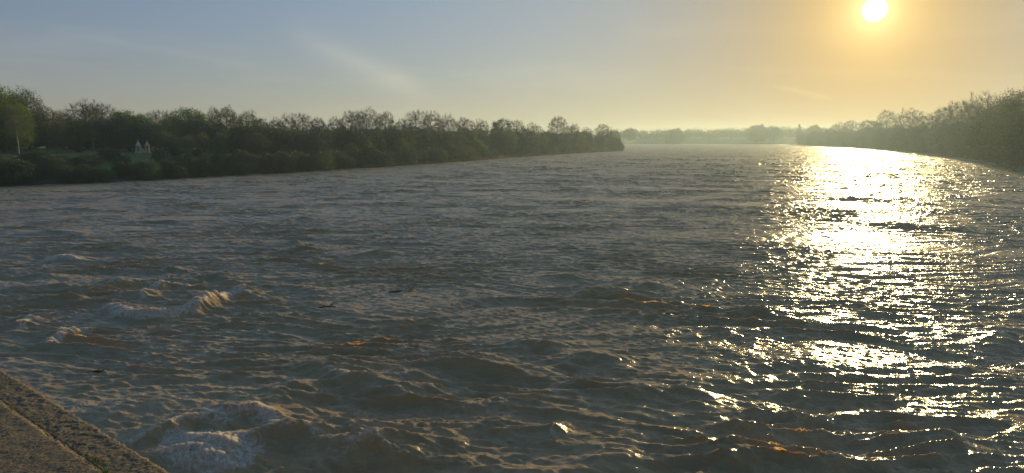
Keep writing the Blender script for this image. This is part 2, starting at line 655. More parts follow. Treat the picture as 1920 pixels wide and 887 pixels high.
fine = np.radians(np.arange(-44, 44.01, 0.22))
coarse = np.radians(np.arange(48, 312.1, 6))
az = np.concatenate([fine, coarse])
rr = [2.0, 20, 45, 70]
while rr[-1] < 720:
    rr.append(rr[-1] + max(2.0, rr[-1] * 0.0085))
while rr[-1] < 1500:
    rr.append(rr[-1] * 1.04)
rr = np.array(rr)
A, R = np.meshgrid(az, rr)
gx, gy = R * np.sin(A), R * np.cos(A)
gd = shore_distance(gx, gy)
gz = ground_h(gx, gy, gd)
nr, na = gx.shape
idx = np.arange(nr * na).reshape(nr, na)
nxt = np.roll(idx, -1, axis=1)
quads = np.stack([idx[:-1], nxt[:-1], nxt[1:], idx[1:]], -1).reshape(-1, 4)[:, ::-1]
obj('ground', new_mesh('ground', np.stack([gx, gy, gz], -1).reshape(-1, 3), quads, True), M['ground'], kind='structure',
    label='grassy earth banks along the river')

# ------------------------------------------------------------------ the river surface


def wave_tile(n, size, seed, direction, peak, tail, spread, iso, cut):
    """random sea patch: height and horizontal shift, periodic over size metres"""
    g = np.random.default_rng(seed)
    k1 = 2 * math.pi * np.fft.fftfreq(n, size / n)
    kx, ky = np.meshgrid(k1, k1)
    k = np.hypot(kx, ky)
    k[0, 0] = 1e-6
    kp = 2 * math.pi / peak
    cs = (kx * math.cos(direction) + ky * math.sin(direction)) / k
    s = np.exp(-1.2 * (kp / k) ** 2) / (k / kp) ** tail * (iso + np.abs(cs) ** spread)
    s *= np.exp(-(k * cut) ** 2)
    s[0, 0] = 0
    hk = np.sqrt(s) * (g.standard_normal((n, n)) + 1j * g.standard_normal((n, n)))
    h = np.fft.ifft2(hk).real
    sd = h.std()
    dx = np.fft.ifft2(-1j * kx / k * hk).real
    dy = np.fft.ifft2(-1j * ky / k * hk).real
    return size, np.stack([h / sd, dx / sd, dy / sd], -1).astype(np.float32)


def sample(tile, x, y):
    size, a = tile
    n = a.shape[0]
    u, v = x / size * n, y / size * n
    i, j = np.floor(u).astype(int), np.floor(v).astype(int)
    fu, fv = (u - i)[..., None], (v - j)[..., None]
    i0, j0, i1, j1 = i % n, j % n, (i + 1) % n, (j + 1) % n
    return (a[j0, i0] * (1 - fu) + a[j0, i1] * fu) * (1 - fv) + (a[j1, i0] * (1 - fu) + a[j1, i1] * fu) * fv


T_BIG = wave_tile(512, 57.0, 3, math.radians(80), 2.2, 5.0, 9, 0.035, 0.06)
T_MID = wave_tile(512, 33.7, 4, math.radians(88), 0.95, 4.4, 6, 0.07, 0.04)
T_FINE = wave_tile(512, 14.3, 5, math.radians(72), 0.42, 3.6, 4, 0.14, 0.012)
T_SLOW = wave_tile(128, 310.0, 6, 0.6, 40.0, 4.0, 0, 1.0, 1.0)
T_SLOW2 = wave_tile(128, 97.0, 7, 0.6, 13.0, 4.0, 0, 1.0, 1.0)

# graded polar grid: same world surface, finer near the bank the picture was taken from
waz = np.concatenate([np.radians(np.linspace(-58, -40, 40, endpoint=False)), np.radians(np.linspace(-40, 40, 700)), np.radians(np.linspace(40, 58, 41)[1:])])
wr = [9.0]
while wr[-1] < 1250:
    r = wr[-1]
    wr.append(r + (0.085 if r < 48 else min(0.085 + (r - 48) * 0.0025, max(0.6, r * 0.0085))))
wr = np.array(wr)
A, R = np.meshgrid(waz, wr)
X, Y = R * np.sin(A), R * np.cos(A)
print('water grid', X.shape)


def smooth_polyline(pts):
    p = np.array(pts, float)
    if len(p) < 3:
        return p
    for _ in range(2):
        q = [p[0]]
        for a, b in zip(p[:-1], p[1:]):
            q += [0.75 * a + 0.25 * b, 0.25 * a + 0.75 * b]
        q.append(p[-1])
        p = np.array(q)
    return p


def blob(px, py, sx, sy):
    c = at(px, py)
    return np.exp(-(((X - c[0]) / sx) ** 2 + ((Y - c[1]) / sy) ** 2))


s1 = sample(T_SLOW, X, Y)
s2 = sample(T_SLOW2, X, Y)
WX = X + 0.55 * s2[..., 1] + 2.0 * s1[..., 1]
WY = Y + 0.55 * s2[..., 2] + 2.0 * s1[..., 2]
rough_zone = (0.95 * blob(280, 545, 13, 9) + 0.35 * blob(60, 430, 18, 14) + 0.75 * blob(720, 740, 10, 6) + 0.7 * blob(480, 860, 7, 4.0)
              + 0.45 * blob(1120, 560, 6, 5) + 0.40 * blob(1880, 640, 5, 4) + 0.35 * blob(1300, 760, 7, 5) + 0.6 * blob(1590, 668, 6, 5))
calm = 0.55 * blob(150, 700, 8, 6) + 0.35 * blob(900, 380, 60, 40)
amp = (0.60 + 0.30 * s2[..., 0] + 0.18 * s1[..., 0]).clip(0.36, 1.4) * (1 + 0.9 * sstep(70, 260, R))
amp = np.maximum(amp + rough_zone * 0.55 - calm * 0.4, 0.18)
b = sample(T_BIG, WX * 0.55, WY)
c = sample(T_MID, WX * 0.50 + WY * 0.10, WY * 0.98 - WX * 0.12)
f = sample(T_FINE, X * 0.55, Y + 0.10 * X)
detail_fade = 1 - sstep(70, 200, R)
mid_fade = 1 + 0.5 * sstep(60, 160, R) - 0.9 * sstep(260, 600, R)
fa = (0.75 + 0.45 * amp)
Z = 0.053 * amp * b[..., 0] + 0.030 * fa * mid_fade * c[..., 0] + 0.0165 * fa * detail_fade * f[..., 0]
DX = 0.10 * amp * b[..., 1] + 0.035 * fa * mid_fade * c[..., 1] + 0.010 * detail_fade * f[..., 1]
DY = 0.10 * amp * b[..., 2] + 0.035 * fa * mid_fade * c[..., 2] + 0.010 * detail_fade * f[..., 2]
crest = np.clip((b[..., 0] - 1.25) * 0.75, 0, 1) * sstep(0.7, 1.25, amp)
Z += 0.03 * crest
FOAM = 0.30 * crest * detail_fade

# the standing waves and breakers one can pick out: (points in the photo, height, width, foam)
CRESTS = [
    ([(650, 732), (700, 738), (760, 744), (790, 754)], .48, .75, .10), ([(585, 690), (640, 712), (690, 730)], .36, .60, .30),
    ([(800, 690), (860, 684), (920, 695), (985, 706)], .42, .75, .10), ([(700, 716), (770, 711), (825, 718)], .30, .60, .05),
    ([(515, 738), (560, 729), (605, 738)], .38, .6, .2), ([(430, 772), (520, 757), (600, 752)], .32, .6, .15),
    ([(955, 656), (1000, 647), (1045, 661)], .36, .6, .15), ([(1055, 680), (1120, 672), (1165, 690)], .36, .6, .2),
    ([(1150, 739), (1200, 732), (1250, 743)], .32, .6, .1), ([(1250, 733), (1310, 741), (1345, 750)], .30, .55, .1),
    ([(480, 826), (560, 816), (610, 832)], .40, .65, .35), ([(610, 868), (690, 845), (745, 858)], .52, .75, .3),
    ([(790, 838), (830, 826), (880, 836)], .28, .6, .1), ([(1030, 830), (1050, 800), (1060, 790)], .26, .45, .3),
    ([(1100, 870), (1150, 858), (1200, 868)], .30, .6, .15), ([(1330, 800), (1400, 812), (1470, 830)], .32, .6, .1),
    ([(1330, 875), (1390, 862), (1440, 872)], .40, .7, .05), ([(1720, 850), (1770, 842), (1830, 852)], .38, .7, .05),
    ([(205, 572), (225, 588), (260, 597), (310, 595), (355, 586), (400, 566), (450, 549)], .50, .70, .85),
    ([(262, 563), (285, 545), (330, 536), (365, 543)], .42, .60, .55), ([(365, 590), (385, 575), (415, 562)], .40, .5, .55),
    ([(85, 490), (112, 485), (150, 489)], .42, .60, .95), ([(0, 572), (60, 562), (130, 566), (215, 560)], .34, .8, .12),
    ([(0, 546), (100, 541), (185, 547)], .32, .8, .15), ([(0, 520), (60, 517), (112, 521)], .32, .8, .1),
    ([(195, 537), (220, 530), (245, 536)], .40, .6, .35), ([(300, 512), (325, 507), (350, 512)], .40, .6, .35),
    ([(370, 524), (400, 520), (440, 530)], .34, .6, .25), ([(430, 552), (450, 548), (480, 558)], .30, .6, .3),
    ([(200, 470), (240, 466), (280, 474)], .34, .8, .25), ([(60, 440), (100, 436), (150, 441)], .34, .9, .3),
    ([(1080, 555), (1125, 549), (1175, 558)], .40, .8, .1), ([(1375, 591), (1420, 587), (1465, 596)], .36, .7, .1),
    ([(1180, 540), (1220, 536), (1250, 541)], .28, .7, .1), ([(1030, 525), (1060, 520), (1090, 526)], .28, .7, .1),
    ([(1845, 642), (1885, 633), (1930, 641)], .38, .7, .1), ([(1850, 658), (1900, 650), (1930, 655)], .36, .7, .1),
    ([(680, 479), (710, 476), (740, 482)], .36, .8, .2), ([(530, 475), (560, 471), (590, 476)], .28, .8, .15),
    ([(98, 645), (112, 632), (140, 624), (165, 622)], .34, .55, .75), ([(38, 618), (50, 602), (70, 598)], .32, .55, .6),
    ([(300, 815), (340, 800), (385, 790), (430, 800)], .42, .70, .50), ([(315, 850), (360, 862), (410, 868), (460, 862)], .42, .60, 1.0),
    ([(330, 828), (370, 830), (420, 838), (460, 848)], .34, .80, 1.0), ([(440, 790), (480, 785), (510, 800)], .38, .65, .70),
    ([(160, 800), (260, 772), (400, 748)], .22, .9, .05), ([(230, 835), (290, 820), (310, 815)], .22, .5, .45),
    ([(60, 395), (120, 391), (200, 396)], .30, 1.0, .3), ([(250, 420), (300, 416), (360, 421)], .26, 1.0, .2),
]
foam_warp = sample(T_FINE, X * 0.5, Y * 0.5)
for pts, hgt, wid, fo in CRESTS:
    pl = smooth_polyline([at(px, py)[:2] for px, py in pts])
    ctr = pl.mean(0)
    rmax = np.abs(pl - ctr).max() + wid * 5
    m = (np.abs(X - ctr[0]) < rmax) & (np.abs(Y - ctr[1]) < rmax)
    if not m.any():
        continue
    wob = c[m]
    xs = X[m] + 0.08 * wid * wob[:, 1] + 0.02 * foam_warp[m][:, 1]
    ys = Y[m] + 0.08 * wid * wob[:, 2] + 0.02 * foam_warp[m][:, 2]
    best = np.full(xs.shape, 1e9)
    side = np.zeros(xs.shape)
    along = np.zeros(xs.shape)
    seglen = np.hypot(*(pl[1:] - pl[:-1]).T)
    cum = np.concatenate([[0], np.cumsum(seglen)])
    for i in range(len(pl) - 1):
        a, e = pl[i], pl[i + 1] - pl[i]
        t = np.clip(((xs - a[0]) * e[0] + (ys - a[1]) * e[1]) / (e @ e), 0, 1)
        qx, qy = xs - a[0] - t * e[0], ys - a[1] - t * e[1]
        dd = np.hypot(qx, qy)
        k = dd < best
        best[k] = dd[k]
        side[k] = qy[k]
        along[k] = ((cum[i] + t * seglen[i]) / cum[-1])[k]
    # steep towards the viewer, long back slope away from it
    back = sstep(-1, 1, side / (best + .15 * wid))
    prof = np.exp(-(best / ((0.45 + 0.95 * back) * wid)) ** 1.5)
    taper = 0.25 + 0.75 * np.sin(math.pi * np.clip(along, 0.03, 0.97)) ** 0.7
    trough = -0.30 * (1 - back) ** 2 * np.exp(-((best - 1.25 * wid) / (0.6 * wid)) ** 2)
    lump = 1 + 0.05 * wob[:, 0]
    Z[m] += hgt * 0.84 * (prof * lump + trough) * taper
    fm = np.exp(-(best / ((0.60 if fo > .6 else 0.40) * wid)) ** 2) * taper ** 0.5 * fo
    FOAM[m] = np.maximum(FOAM[m], np.clip(fm * 1.25, 0, 1))
# froth is lumpy
FOAM = np.clip(FOAM, 0, 1)
billow = np.abs(sample(T_FINE, X * 1.35 + 3, Y * 1.35)[..., 0]) + 0.6 * np.abs(sample(T_FINE, X * 2.6, Y * 2.6 + 5)[..., 0])
Z += 0.03 * sstep(0.45, 0.95, FOAM) * (1.4 - billow)

CHOP = 0.42
PX, PY = X - CHOP * DX, Y - CHOP * DY
wd = shore_distance(X, Y)
nr, na = X.shape
keep_v = wd < 5.0
idx = np.arange(nr * na).reshape(nr, na)
q = np.stack([idx[:-1, :-1], idx[:-1, 1:], idx[1:, 1:], idx[1:, :-1]], -1).reshape(-1, 4)[:, ::-1]
q = q[keep_v.ravel()[q].any(1)]
used = np.zeros(nr * na, bool)
used[q.ravel()] = True
remap = np.cumsum(used) - 1
V = np.stack([PX, PY, Z], -1).reshape(-1, 3)[used]
river = new_mesh('river_water', V, remap[q], True)
att = river.attributes.new('foam', 'FLOAT', 'POINT')
att.data.foreach_set('value', FOAM.ravel()[used].astype(np.float32))
obj('river_water', river, M['water'], kind='structure', label='brown choppy river in flood with small breakers')
print('water quads', len(q))

# ------------------------------------------------------------------ trees


def norm(v):
    return v / (np.linalg.norm(v) + 1e-9)


def ribbons(base, tip, width, g):
    d = tip - base
    s = np.cross(d, g.normal(0, 1, base.shape))
    s /= np.linalg.norm(s, axis=1, keepdims=True) + 1e-9
    w = np.asarray(width).reshape(-1, 1) * 0.5
    v = np.stack([base - s * w, base + s * w, tip], 1).reshape(-1, 3)
    return v, np.arange(len(v)).reshape(-1, 3)


def leaves(ctr, size, g, flat=0.0):
    n = len(ctr)
    a = g.normal(0, 1, (n, 3))
    a[:, 2] *= 1 - flat
    a /= np.linalg.norm(a, axis=1, keepdims=True)
    b = np.cross(a, g.normal(0, 1, (n, 3)))
    b /= np.linalg.norm(b, axis=1, keepdims=True)
    s = (size * g.uniform(0.6, 1.3, n))[:, None]
    v = np.stack([ctr - a * s, ctr + b * s * 0.55, ctr + a * s, ctr - b * s * 0.55], 1).reshape(-1, 3)
    return v, np.arange(len(v)).reshape(-1, 4)


def envelope(n, g, ctr, rad, bias, seed):
    """n points in a lumpy dome; bias > 0 crowds them to the outside"""
    u = g.normal(0, 1, (n, 3))
    u /= np.linalg.norm(u, axis=1, keepdims=True)
    ph = np.random.default_rng(seed).uniform(0, 6.28, 6)
    lump = 1 + .13 * np.sin(3 * u[:, 0] + ph[0]) * np.sin(3 * u[:, 1] + ph[1]) + .10 * np.sin(5 * u[:, 2] + ph[2] + 4 * u[:, 0]) + .07 * np.sin(9 * u[:, 1] + ph[3] + 6 * u[:, 0])
    r = g.uniform(0, 1, n) ** (1 / (3 + bias)) * lump
    return np.asarray(ctr) + u * r[:, None] * np.asarray(rad)


def connect(targets, nodes, dirs, g, steps, sag):
    """a curved branch from the best node of the parent wood to each target"""
    lines = []
    for t in targets:
        dv = t - nodes
        dist = np.linalg.norm(dv, axis=1)
        cost = dist + 0.9 * np.maximum(0, nodes[:, 2] - t[2] + .25 * dist)
        i = int(np.argmin(cost))
        p, L = nodes[i], dist[i]
        c1 = p + dirs[i] * L * .45 + np.array([0, 0, sag * L])
        ss = np.linspace(0, 1, steps + 1)[:, None]
        q_ = (1 - ss) ** 2 * p + 2 * ss * (1 - ss) * c1 + ss ** 2 * t
        q_[1:-1] += g.normal(0, .035 * L, (steps - 1, 3))
        lines.append(q_)
    return lines


def wood_nodes(lines, lo=0.0):
    n_, d_ = [], []
    for q_ in lines:
        k0 = int(lo * (len(q_) - 1))
        for i in range(k0, len(q_)):
            n_.append(q_[i])
            d_.append(norm(q_[min(i + 1, len(q_) - 1)] - q_[max(i - 1, 0)]))
    return np.array(n_), np.array(d_)


def make_tree(name, seed, H, fork, base_z, wide, n1, n2, n3, twigs, leafn, leafsize, leafmat, bark='bark', stems=1, clump=0.05, bias=1.0, top_z=1.0, limb_r=.46):
    """trunk and limbs, fine twigs, and leaves, filling a lumpy dome from base_z*H up to H"""
    g = np.random.default_rng(seed)
    mb = MB()
    cz, rz = (base_z + top_z) / 2 * H, (top_z - base_z) / 2 * H
    ctr, rad = (0, 0, cz), (wide * H, wide * H, rz)
    r0 = H * (0.017 if stems == 1 else 0.009)
    trunks = []
    for s_ in range(stems):
        a = 6.283 * s_ / stems + g.uniform(-.4, .4)
        lean = 0.03 if stems == 1 else wide * .75
        ss = np.linspace(0, 1, 8)[:, None]
        end = np.array([math.cos(a) * lean * H, math.sin(a) * lean * H, H * (.80 if stems == 1 else g.uniform(.5, .85))])
        st = np.array([math.cos(a), math.sin(a), 0]) * (0 if stems == 1 else .03 * H)
        q_ = st + (end - st) * ss
        q_[1:-1] += g.normal(0, .012 * H, (6, 3)) * np.array([1, 1, .2])
        trunks.append(q_)
        mb.tube(list(q_), [r0 * (1.3 if i == 0 else 1 - .86 * i / 7) for i in range(8)], 7 if stems == 1 else 5)
    nodes, dirs = wood_nodes(trunks, fork)
    L1 = connect(envelope(n1, g, ctr, np.array(rad) * .86, 6, seed), nodes, dirs, g, 6, .10)
    for q_ in L1:
        mb.tube(list(q_), [r0 * limb_r * (1 - .78 * i / 6) for i in range(7)], 5, False)
    nodes, dirs = wood_nodes(L1, .25)
    L2 = connect(envelope(n2, g, ctr, np.array(rad) * .93, 2, seed), nodes, dirs, g, 4, .08)
    for q_ in L2:
        mb.tube(list(q_), [r0 * .37 * limb_r * (1 - .65 * i / 4) for i in range(5)], 3, False)
    nodes, dirs = wood_nodes(L2, .2)
    L3 = connect(envelope(n3, g, ctr, rad, bias, seed), nodes, dirs, g, 2, .05)
    me_t = new_mesh(name + '_trunk', mb.v, mb.f, True)
    me_t.materials.append(M[bark])
    ws = H / 17.0
    A3 = np.array([q_[0] for q_ in L3])
    B3 = np.array([q_[1] for q_ in L3])
    C3 = np.array([q_[2] for q_ in L3])
    base, tip = np.concatenate([A3, B3]), np.concatenate([B3, C3])
    v, f_ = ribbons(base, tip, np.full(len(base), .055 * ws), g)
    allv, allf, cnt = [v], [f_], len(v)
    if twigs:
        pi = g.integers(0, len(base), twigs)
        b0 = base[pi] + (tip - base)[pi] * g.uniform(.1, 1, (twigs, 1))
        out_ = b0 - np.array(ctr)
        out_ /= np.linalg.norm(out_, axis=1, keepdims=True) + 1e-6
        dv = (tip - base)[pi]
        dv /= np.linalg.norm(dv, axis=1, keepdims=True) + 1e-6
        d0 = dv * .7 + out_ * .5 + g.normal(0, .42, (twigs, 3)) + np.array([0, 0, .30])
        d0 /= np.linalg.norm(d0, axis=1, keepdims=True)
        ln = H * g.uniform(.035, .085, (twigs, 1))
        t0 = b0 + d0 * ln
        v, f_ = ribbons(b0, t0, np.full(twigs, .030 * ws), g)
        allv.append(v)
        allf.append(f_ + cnt)
        cnt += len(v)
        b1 = b0 + (t0 - b0) * g.uniform(.2, .9, (twigs, 1))
        t1 = b1 + (d0 + g.normal(0, .55, (twigs, 3))) * ln * .5
        v, f_ = ribbons(b1, t1, np.full(twigs, .022 * ws), g)
        allv.append(v)
        allf.append(f_ + cnt)
    me_c = new_mesh(name + '_twigs', np.concatenate(allv), np.concatenate(allf))
    me_c.materials.append(M['twig'])
    me_l = None
    if leafn:
        pi = g.integers(0, len(C3), leafn)
        c0 = C3[pi] + g.normal(0, 1, (leafn, 3)) * H * clump * np.array([1.1, 1.1, .75])
        c0[:, 2] = np.maximum(c0[:, 2], .02 * H)
        v, f_ = leaves(c0, np.full(leafn, leafsize), g)
        me_l = new_mesh(name + '_leaves', v, f_)
        me_l.materials.append(M[leafmat])
    return dict(trunk=me_t, twigs=me_c, leaves=me_l, top=float(np.percentile(C3[:, 2], 99.5)) * 1.03)


def make_spruce(name, seed, H):
    g = np.random.default_rng(seed)
    mb = MB()
    mb.tube([(0, 0, 0), (0, 0, H * .5), (0, 0, H)], [H * .014, H * .009, H * .002], 6)
    ctr = []
    for i in range(34):
        t = (i + 2) / 36
        z = H * t
        L = H * .20 * (1 - t) ** 0.85 + .2
        for k in range(9):
            a = g.uniform(0, 6.283)
            s = np.linspace(0.15, 1, 12)
            ctr.append(np.stack([np.cos(a) * L * s, np.sin(a) * L * s, z - .28 * L * s + .12 * L * s ** 3], 1) + g.normal(0, .10, (12, 3)))
    v, f_ = leaves(np.concatenate(ctr), np.full(34 * 9 * 12, .26), g, .5)
    me_t = new_mesh(name + '_trunk', mb.v, mb.f, True)
    me_t.materials.append(M['bark'])
    me_l = new_mesh(name + '_leaves', v, f_)
    me_l.materials.append(M['needle'])
    return dict(trunk=me_t, twigs=None, leaves=me_l, top=H, wid=H * .2)


P = {}
for i, sd in enumerate((21, 22, 23, 24)):
    P['bare%d' % i] = make_tree('bare', sd, 17, .30, .26, (.36, .42, .33, .39)[i], 15, 150, 850, 9500, 1200, .085, 'bud', clump=.03, bias=0.6)
for i, sd in enumerate((31, 32)):
    P['olive%d' % i] = make_tree('olive', sd, 15, .2, .16, .38, 14, 90, 480, 4500, 8500, .16, 'leaf_olive', clump=.035)
for i, sd in enumerate((41, 42)):
    P['green%d' % i] = make_tree('green', sd, 14, .2, .16, .40, 14, 80, 420, 1500, 13000, .17, 'leaf_green', clump=.035)
for i, sd in enumerate((51, 52)):
    P['dark%d' % i] = make_tree('dark', sd, 12, .08, .04, .42, 14, 80, 420, 3500, 13000, .18, 'leaf_dark', clump=.04)
P['bright0'] = make_tree('bright', 61, 8, .15, .12, .34, 10, 50, 240, 600, 6000, .13, 'leaf_bright', clump=.04)
P['birch0'] = make_tree('birch', 71, 13, .5, .42, .22, 9, 50, 240, 2500, 2200, .12, 'leaf_olive', bark='pale_bark', limb_r=.16)
for i, sd in enumerate((81, 82)):
    P['shrub%d' % i] = make_tree('shrub', sd, 5, .1, .0, .46, 12, 50, 260, 1800, 7500, .11, 'leaf_dark', stems=6, clump=.05)
P['scrub0'] = make_tree('scrub', 91, 4, .1, .0, .50, 12, 50, 300, 5500, 3000, .09, 'leaf_olive', stems=6, clump=.05)
P['spruce0'] = make_spruce('spruce', 95, 20)
NTREE = [0]


def plant(proto, x, y, height, name, label, cat, group=None, widen=1.0, z=None, rz=None):
    pr = P[proto]
    s = height / pr['top']
    if z is None:
        z = gh(x, y) - 0.15
    root = empty(name, (x, y, z), random.uniform(0, 6.283) if rz is None else rz, (s * widen, s * widen, s), label, cat, group)
    obj('trunk' if 'shrub' not in name else 'stems', pr['trunk'], None, root)
    if pr['twigs'] is not None:
        obj('twigs', pr['twigs'], None, root)
    if pr['leaves'] is not None:
        obj('crown', pr['leaves'], None, root)
    NTREE[0] += 1
    return root


def shore_y(px, table):
    xs = [p[0] for p in table]
    ys = [p[1] for p in table]
    if xs[0] > xs[-1]:
        xs, ys = xs[::-1], ys[::-1]
    return float(np.interp(px, xs, ys))


def spot(px, inland, table):
    """a place that many metres behind the water's edge along the line of sight"""
    p = at(px, shore_y(px, table))[:2]
    return p + norm(p) * inland


def top_height(px, py, xy, z0):
    v = ray(px, py)
    return CAM_H + v[2] / v[1] * xy[1] - z0


# --- left bank: trees one can pick out: photo x, photo y of the top, metres inland, kind, widen, label
LEFT_TREES = [
    (-8, 158, 62, 'green0', 1.15, 'full green tree standing at the very left end of the park'),
    (-60, 168, 66, 'green1', 1.1, 'broad green tree beyond the left picture edge'),
    (-130, 172, 66, 'olive1', 1.1, 'olive tree further beyond the left picture edge'),
    (14, 176, 48, 'green1', .9, 'bright green tree in front at the left end of the lawn'),
    (36, 196, 44, 'green0', .9, 'smaller bright green tree beside the slim pale birch'),
    (28, 178, 75, 'green1', 1.0, 'green tree partly behind the tall olive tree at the park'),
    (60, 164, 58, 'olive0', .85, 'tall thin-crowned olive tree rising highest above the park lawn'),
    (95, 196, 50, 'olive1', 1.15, 'broad brown-green tree with low branches on the park lawn'),
    (128, 206, 70, 'bare2', .9, 'bare tree between the broad lawn tree and the wide grey one'),
    (168, 184, 74, 'bare0', 1.05, 'wide grey bare tree with a twiggy domed top behind lawn'),
    (200, 192, 82, 'bare1', .95, 'bare grey tree just right of the wide twiggy dome'),
    (226, 205, 78, 'bare3', .9, 'narrow bare tree before the first green crown of the treeline'),
    (246, 205, 70, 'green0', .8, 'fresh green tree rising above the left stone monument'),
    (272, 211, 66, 'green1', .8, 'small fresh green tree rising above the right stone monument'),
    (302, 205, 95, 'bare1', .85, 'pale bare tree right of the green pair above the monuments'),
    (326, 207, 92, 'bare3', .85, 'pale bare tree left of the round yellow-green crown'),
    (358, 201, 80, 'green1', 1.15, 'round yellow-green tree crown between bare pale trees'),
    (386, 212, 76, 'green0', .95, 'yellow-green tree crowded against the round crown'),
    (408, 199, 66, 'bare2', .55, 'thin gnarled bare tree with one leaning top branch'),
    (432, 197, 60, 'olive0', .8, 'tall open tree with tufts of young leaf on the skyline'),
    (466, 205, 56, 'olive1', .85, 'leafing tree with a pointed top right of the open tall one'),
    (492, 220, 50, 'green0', .8, 'low green tree sloping down from the leafing pointed tree'),
    (520, 218, 52, 'bare0', .8, 'first bare tree of the long brown row on the bank'),
    (543, 211, 50, 'bare3', .85, 'bare tree with an even fan top in the brown row'),
    (570, 211, 52, 'bare1', .85, 'bare tree with a frayed top beside the fan-topped one'),
    (600, 219, 46, 'bare2', .9, 'low bare tree in the dip of the skyline'),
    (632, 216, 44, 'bare0', .8, 'bare tree with a lone twig top before the big dome'),
    (664, 206, 42, 'bare1', .9, 'bare spreading tree forming the shoulder of the big dome'),
    (690, 199, 40, 'bare3', 1.0, 'tallest domed bare tree of the brown row, sky showing through'),
    (724, 208, 42, 'bare2', .85, 'bare tree on the far side of the tallest dome'),
    (752, 221, 38, 'bare0', .8, 'small bare tree in the notch after the tallest dome'),
    (782, 206, 40, 'bare1', .9, 'bare fan-shaped tree opening the second dome'),
    (812, 206, 40, 'bare0', .9, 'bare upright tree in the middle of the second dome'),
    (842, 211, 40, 'bare3', .9, 'bare tree closing the second dome of the row'),
    (872, 219, 38, 'bare2', .9, 'bare tree on the slope below the second dome'),
    (902, 221, 40, 'bare0', .9, 'bare tree in the flat stretch of hazy skyline'),
    (938, 223, 40, 'dark0', .8, 'leafier dark tree in the flat stretch of skyline'),
    (968, 224, 40, 'bare1', .9, 'bare tree after the leafier dark one on the skyline'),
    (1000, 227, 42, 'bare3', .9, 'bare hazy tree before the lone domed tree'),
    (1045, 217, 44, 'bare2', 1.05, 'lone domed bare tree standing above the wooded point'),
    (1072, 231, 40, 'olive0', .9, 'low leafing tree just past the lone domed tree'),
    (1100, 237, 40, 'bare0', .9, 'bare hazy tree in the low stretch of the point'),
    (1130, 232, 34, 'bare1', 1.0, 'bare tree rising near the tip of the wooded point'),
    (1150, 241, 26, 'olive1', .9, 'last leafing tree at the tip of the wooded point'),
]
for px, py, inland, kind, wd_, lab in LEFT_TREES:
    p = spot(px, inland, LEFT_PX)
    z = gh(p[0], p[1])
    name = {'bare': 'bare_tree', 'gree': 'green_tree', 'oliv': 'leafing_tree', 'dark': 'dense_tree'}[kind[:4]]
    plant(kind, p[0], p[1], top_height(px, py, p, z), name, lab, 'tree', 'trees on the left bank', wd_, z - .2)
p = spot(42, 34, LEFT_PX)
plant('birch0', p[0], p[1], 11, 'birch_tree', 'slim pale-barked birch at the edge of the park bank', 'tree', 'trees on the left bank')
p = spot(181, 58, LEFT_PX)
plant('birch0', p[0], p[1], 11.5, 'birch_tree', 'slim pale trunk before the wide grey bare tree', 'tree', 'trees on the left bank')
for px, top, inland, w_, lab in ((660, 266, 9, .95, 'small bright green tree glowing low over the water'),
                                 (536, 270, 12, .9, 'bright leafing bush-like tree left of the glowing small tree'),
                                 (890, 258, 10, .9, 'yellow-green young tree by the water before the second dome'),
                                 (955, 242, 14, .9, 'tall yellow-green hazy tree near the reedy shore'),
                                 (385, 285, 8, .9, 'bright young tree low on the bank right of the monuments'),
                                 (1090, 250, 12, .8, 'yellow-green hazy tree on the wooded point')):
    p = spot(px, inland, LEFT_PX)
    z = gh(p[0], p[1])
    plant('bright0', p[0], p[1], max(3.5, top_height(px, top, p, z)), 'young_tree', lab, 'tree', 'bright young trees at the water', w_, z - .2)


LEFT_MARKS = [(-220, 'far end of the park'), (-130, 'olive edge tree'), (-60, 'broad green edge tree'), (0, 'leftmost green tree'), (60, 'tall thin-crowned olive tree'), (110, 'broad lawn tree'), (168, 'wide grey bare dome'), (215, 'narrow bare tree'),
              (270, 'stone monuments'), (326, 'pale bare tree'), (358, 'round yellow-green crown'), (400, 'thin gnarled bare tree'), (432, 'tall open tree'),
              (466, 'pointed leafing tree'), (500, 'low green slope'), (545, 'fan-topped bare tree'), (572, 'frayed bare tree'), (602, 'dip of the skyline'), (632, 'lone twig top'),
              (660, 'glowing small green tree'), (690, 'tallest bare dome'), (724, 'tallest dome shoulder'), (752, 'notch after the tallest dome'), (782, 'second dome start'),
              (812, 'second dome'), (845, 'second dome end'), (890, 'yellow-green young tree'), (938, 'leafier dark skyline tree'), (968, 'bare tree after the dark one'),
              (1000, 'bare hazy tree'), (1045, 'lone domed tree'), (1080, 'low leafing tree'), (1110, 'low stretch of the point'), (1135, 'tip of the wooded point')]
RIGHT_MARKS = [(1925, 'right picture edge'), (1896, 'second right crown'), (1868, 'right crown gap'), (1840, 'large spreading bare tree'), (1806, 'bare leaning tree'),
               (1775, 'level-topped bare tree'), (1745, 'low level run'), (1705, 'umbrella-topped bare tree'), (1680, 'umbrella-top dip'), (1660, 'small lone bare tree'),
               (1632, 'dark rounded tree'), (1610, 'small dark slope'), (1592, 'right faint bare twin'), (1570, 'left faint bare twin'), (1540, 'far narrow bank end'), (1508, 'last hazy bank end')]


def relative_label(look, px, marks):
    mx, mark = min(marks, key=lambda t: abs(t[0] - px))
    rel = 'below the' if abs(mx - px) < 7 else ('just left of the' if px < mx else 'just right of the')
    return look + ' ' + rel + ' ' + mark


LOOK = {'green0': 'fresh green', 'green1': 'rounded fresh green', 'dark0': 'dense green', 'dark1': 'bushy dark', 'olive0': 'brownish leafing', 'olive1': 'olive rounded', 'bare1': 'bare', 'shrub0': 'dark leafy', 'shrub1': 'bushy green', 'scrub0': 'twiggy brown'}


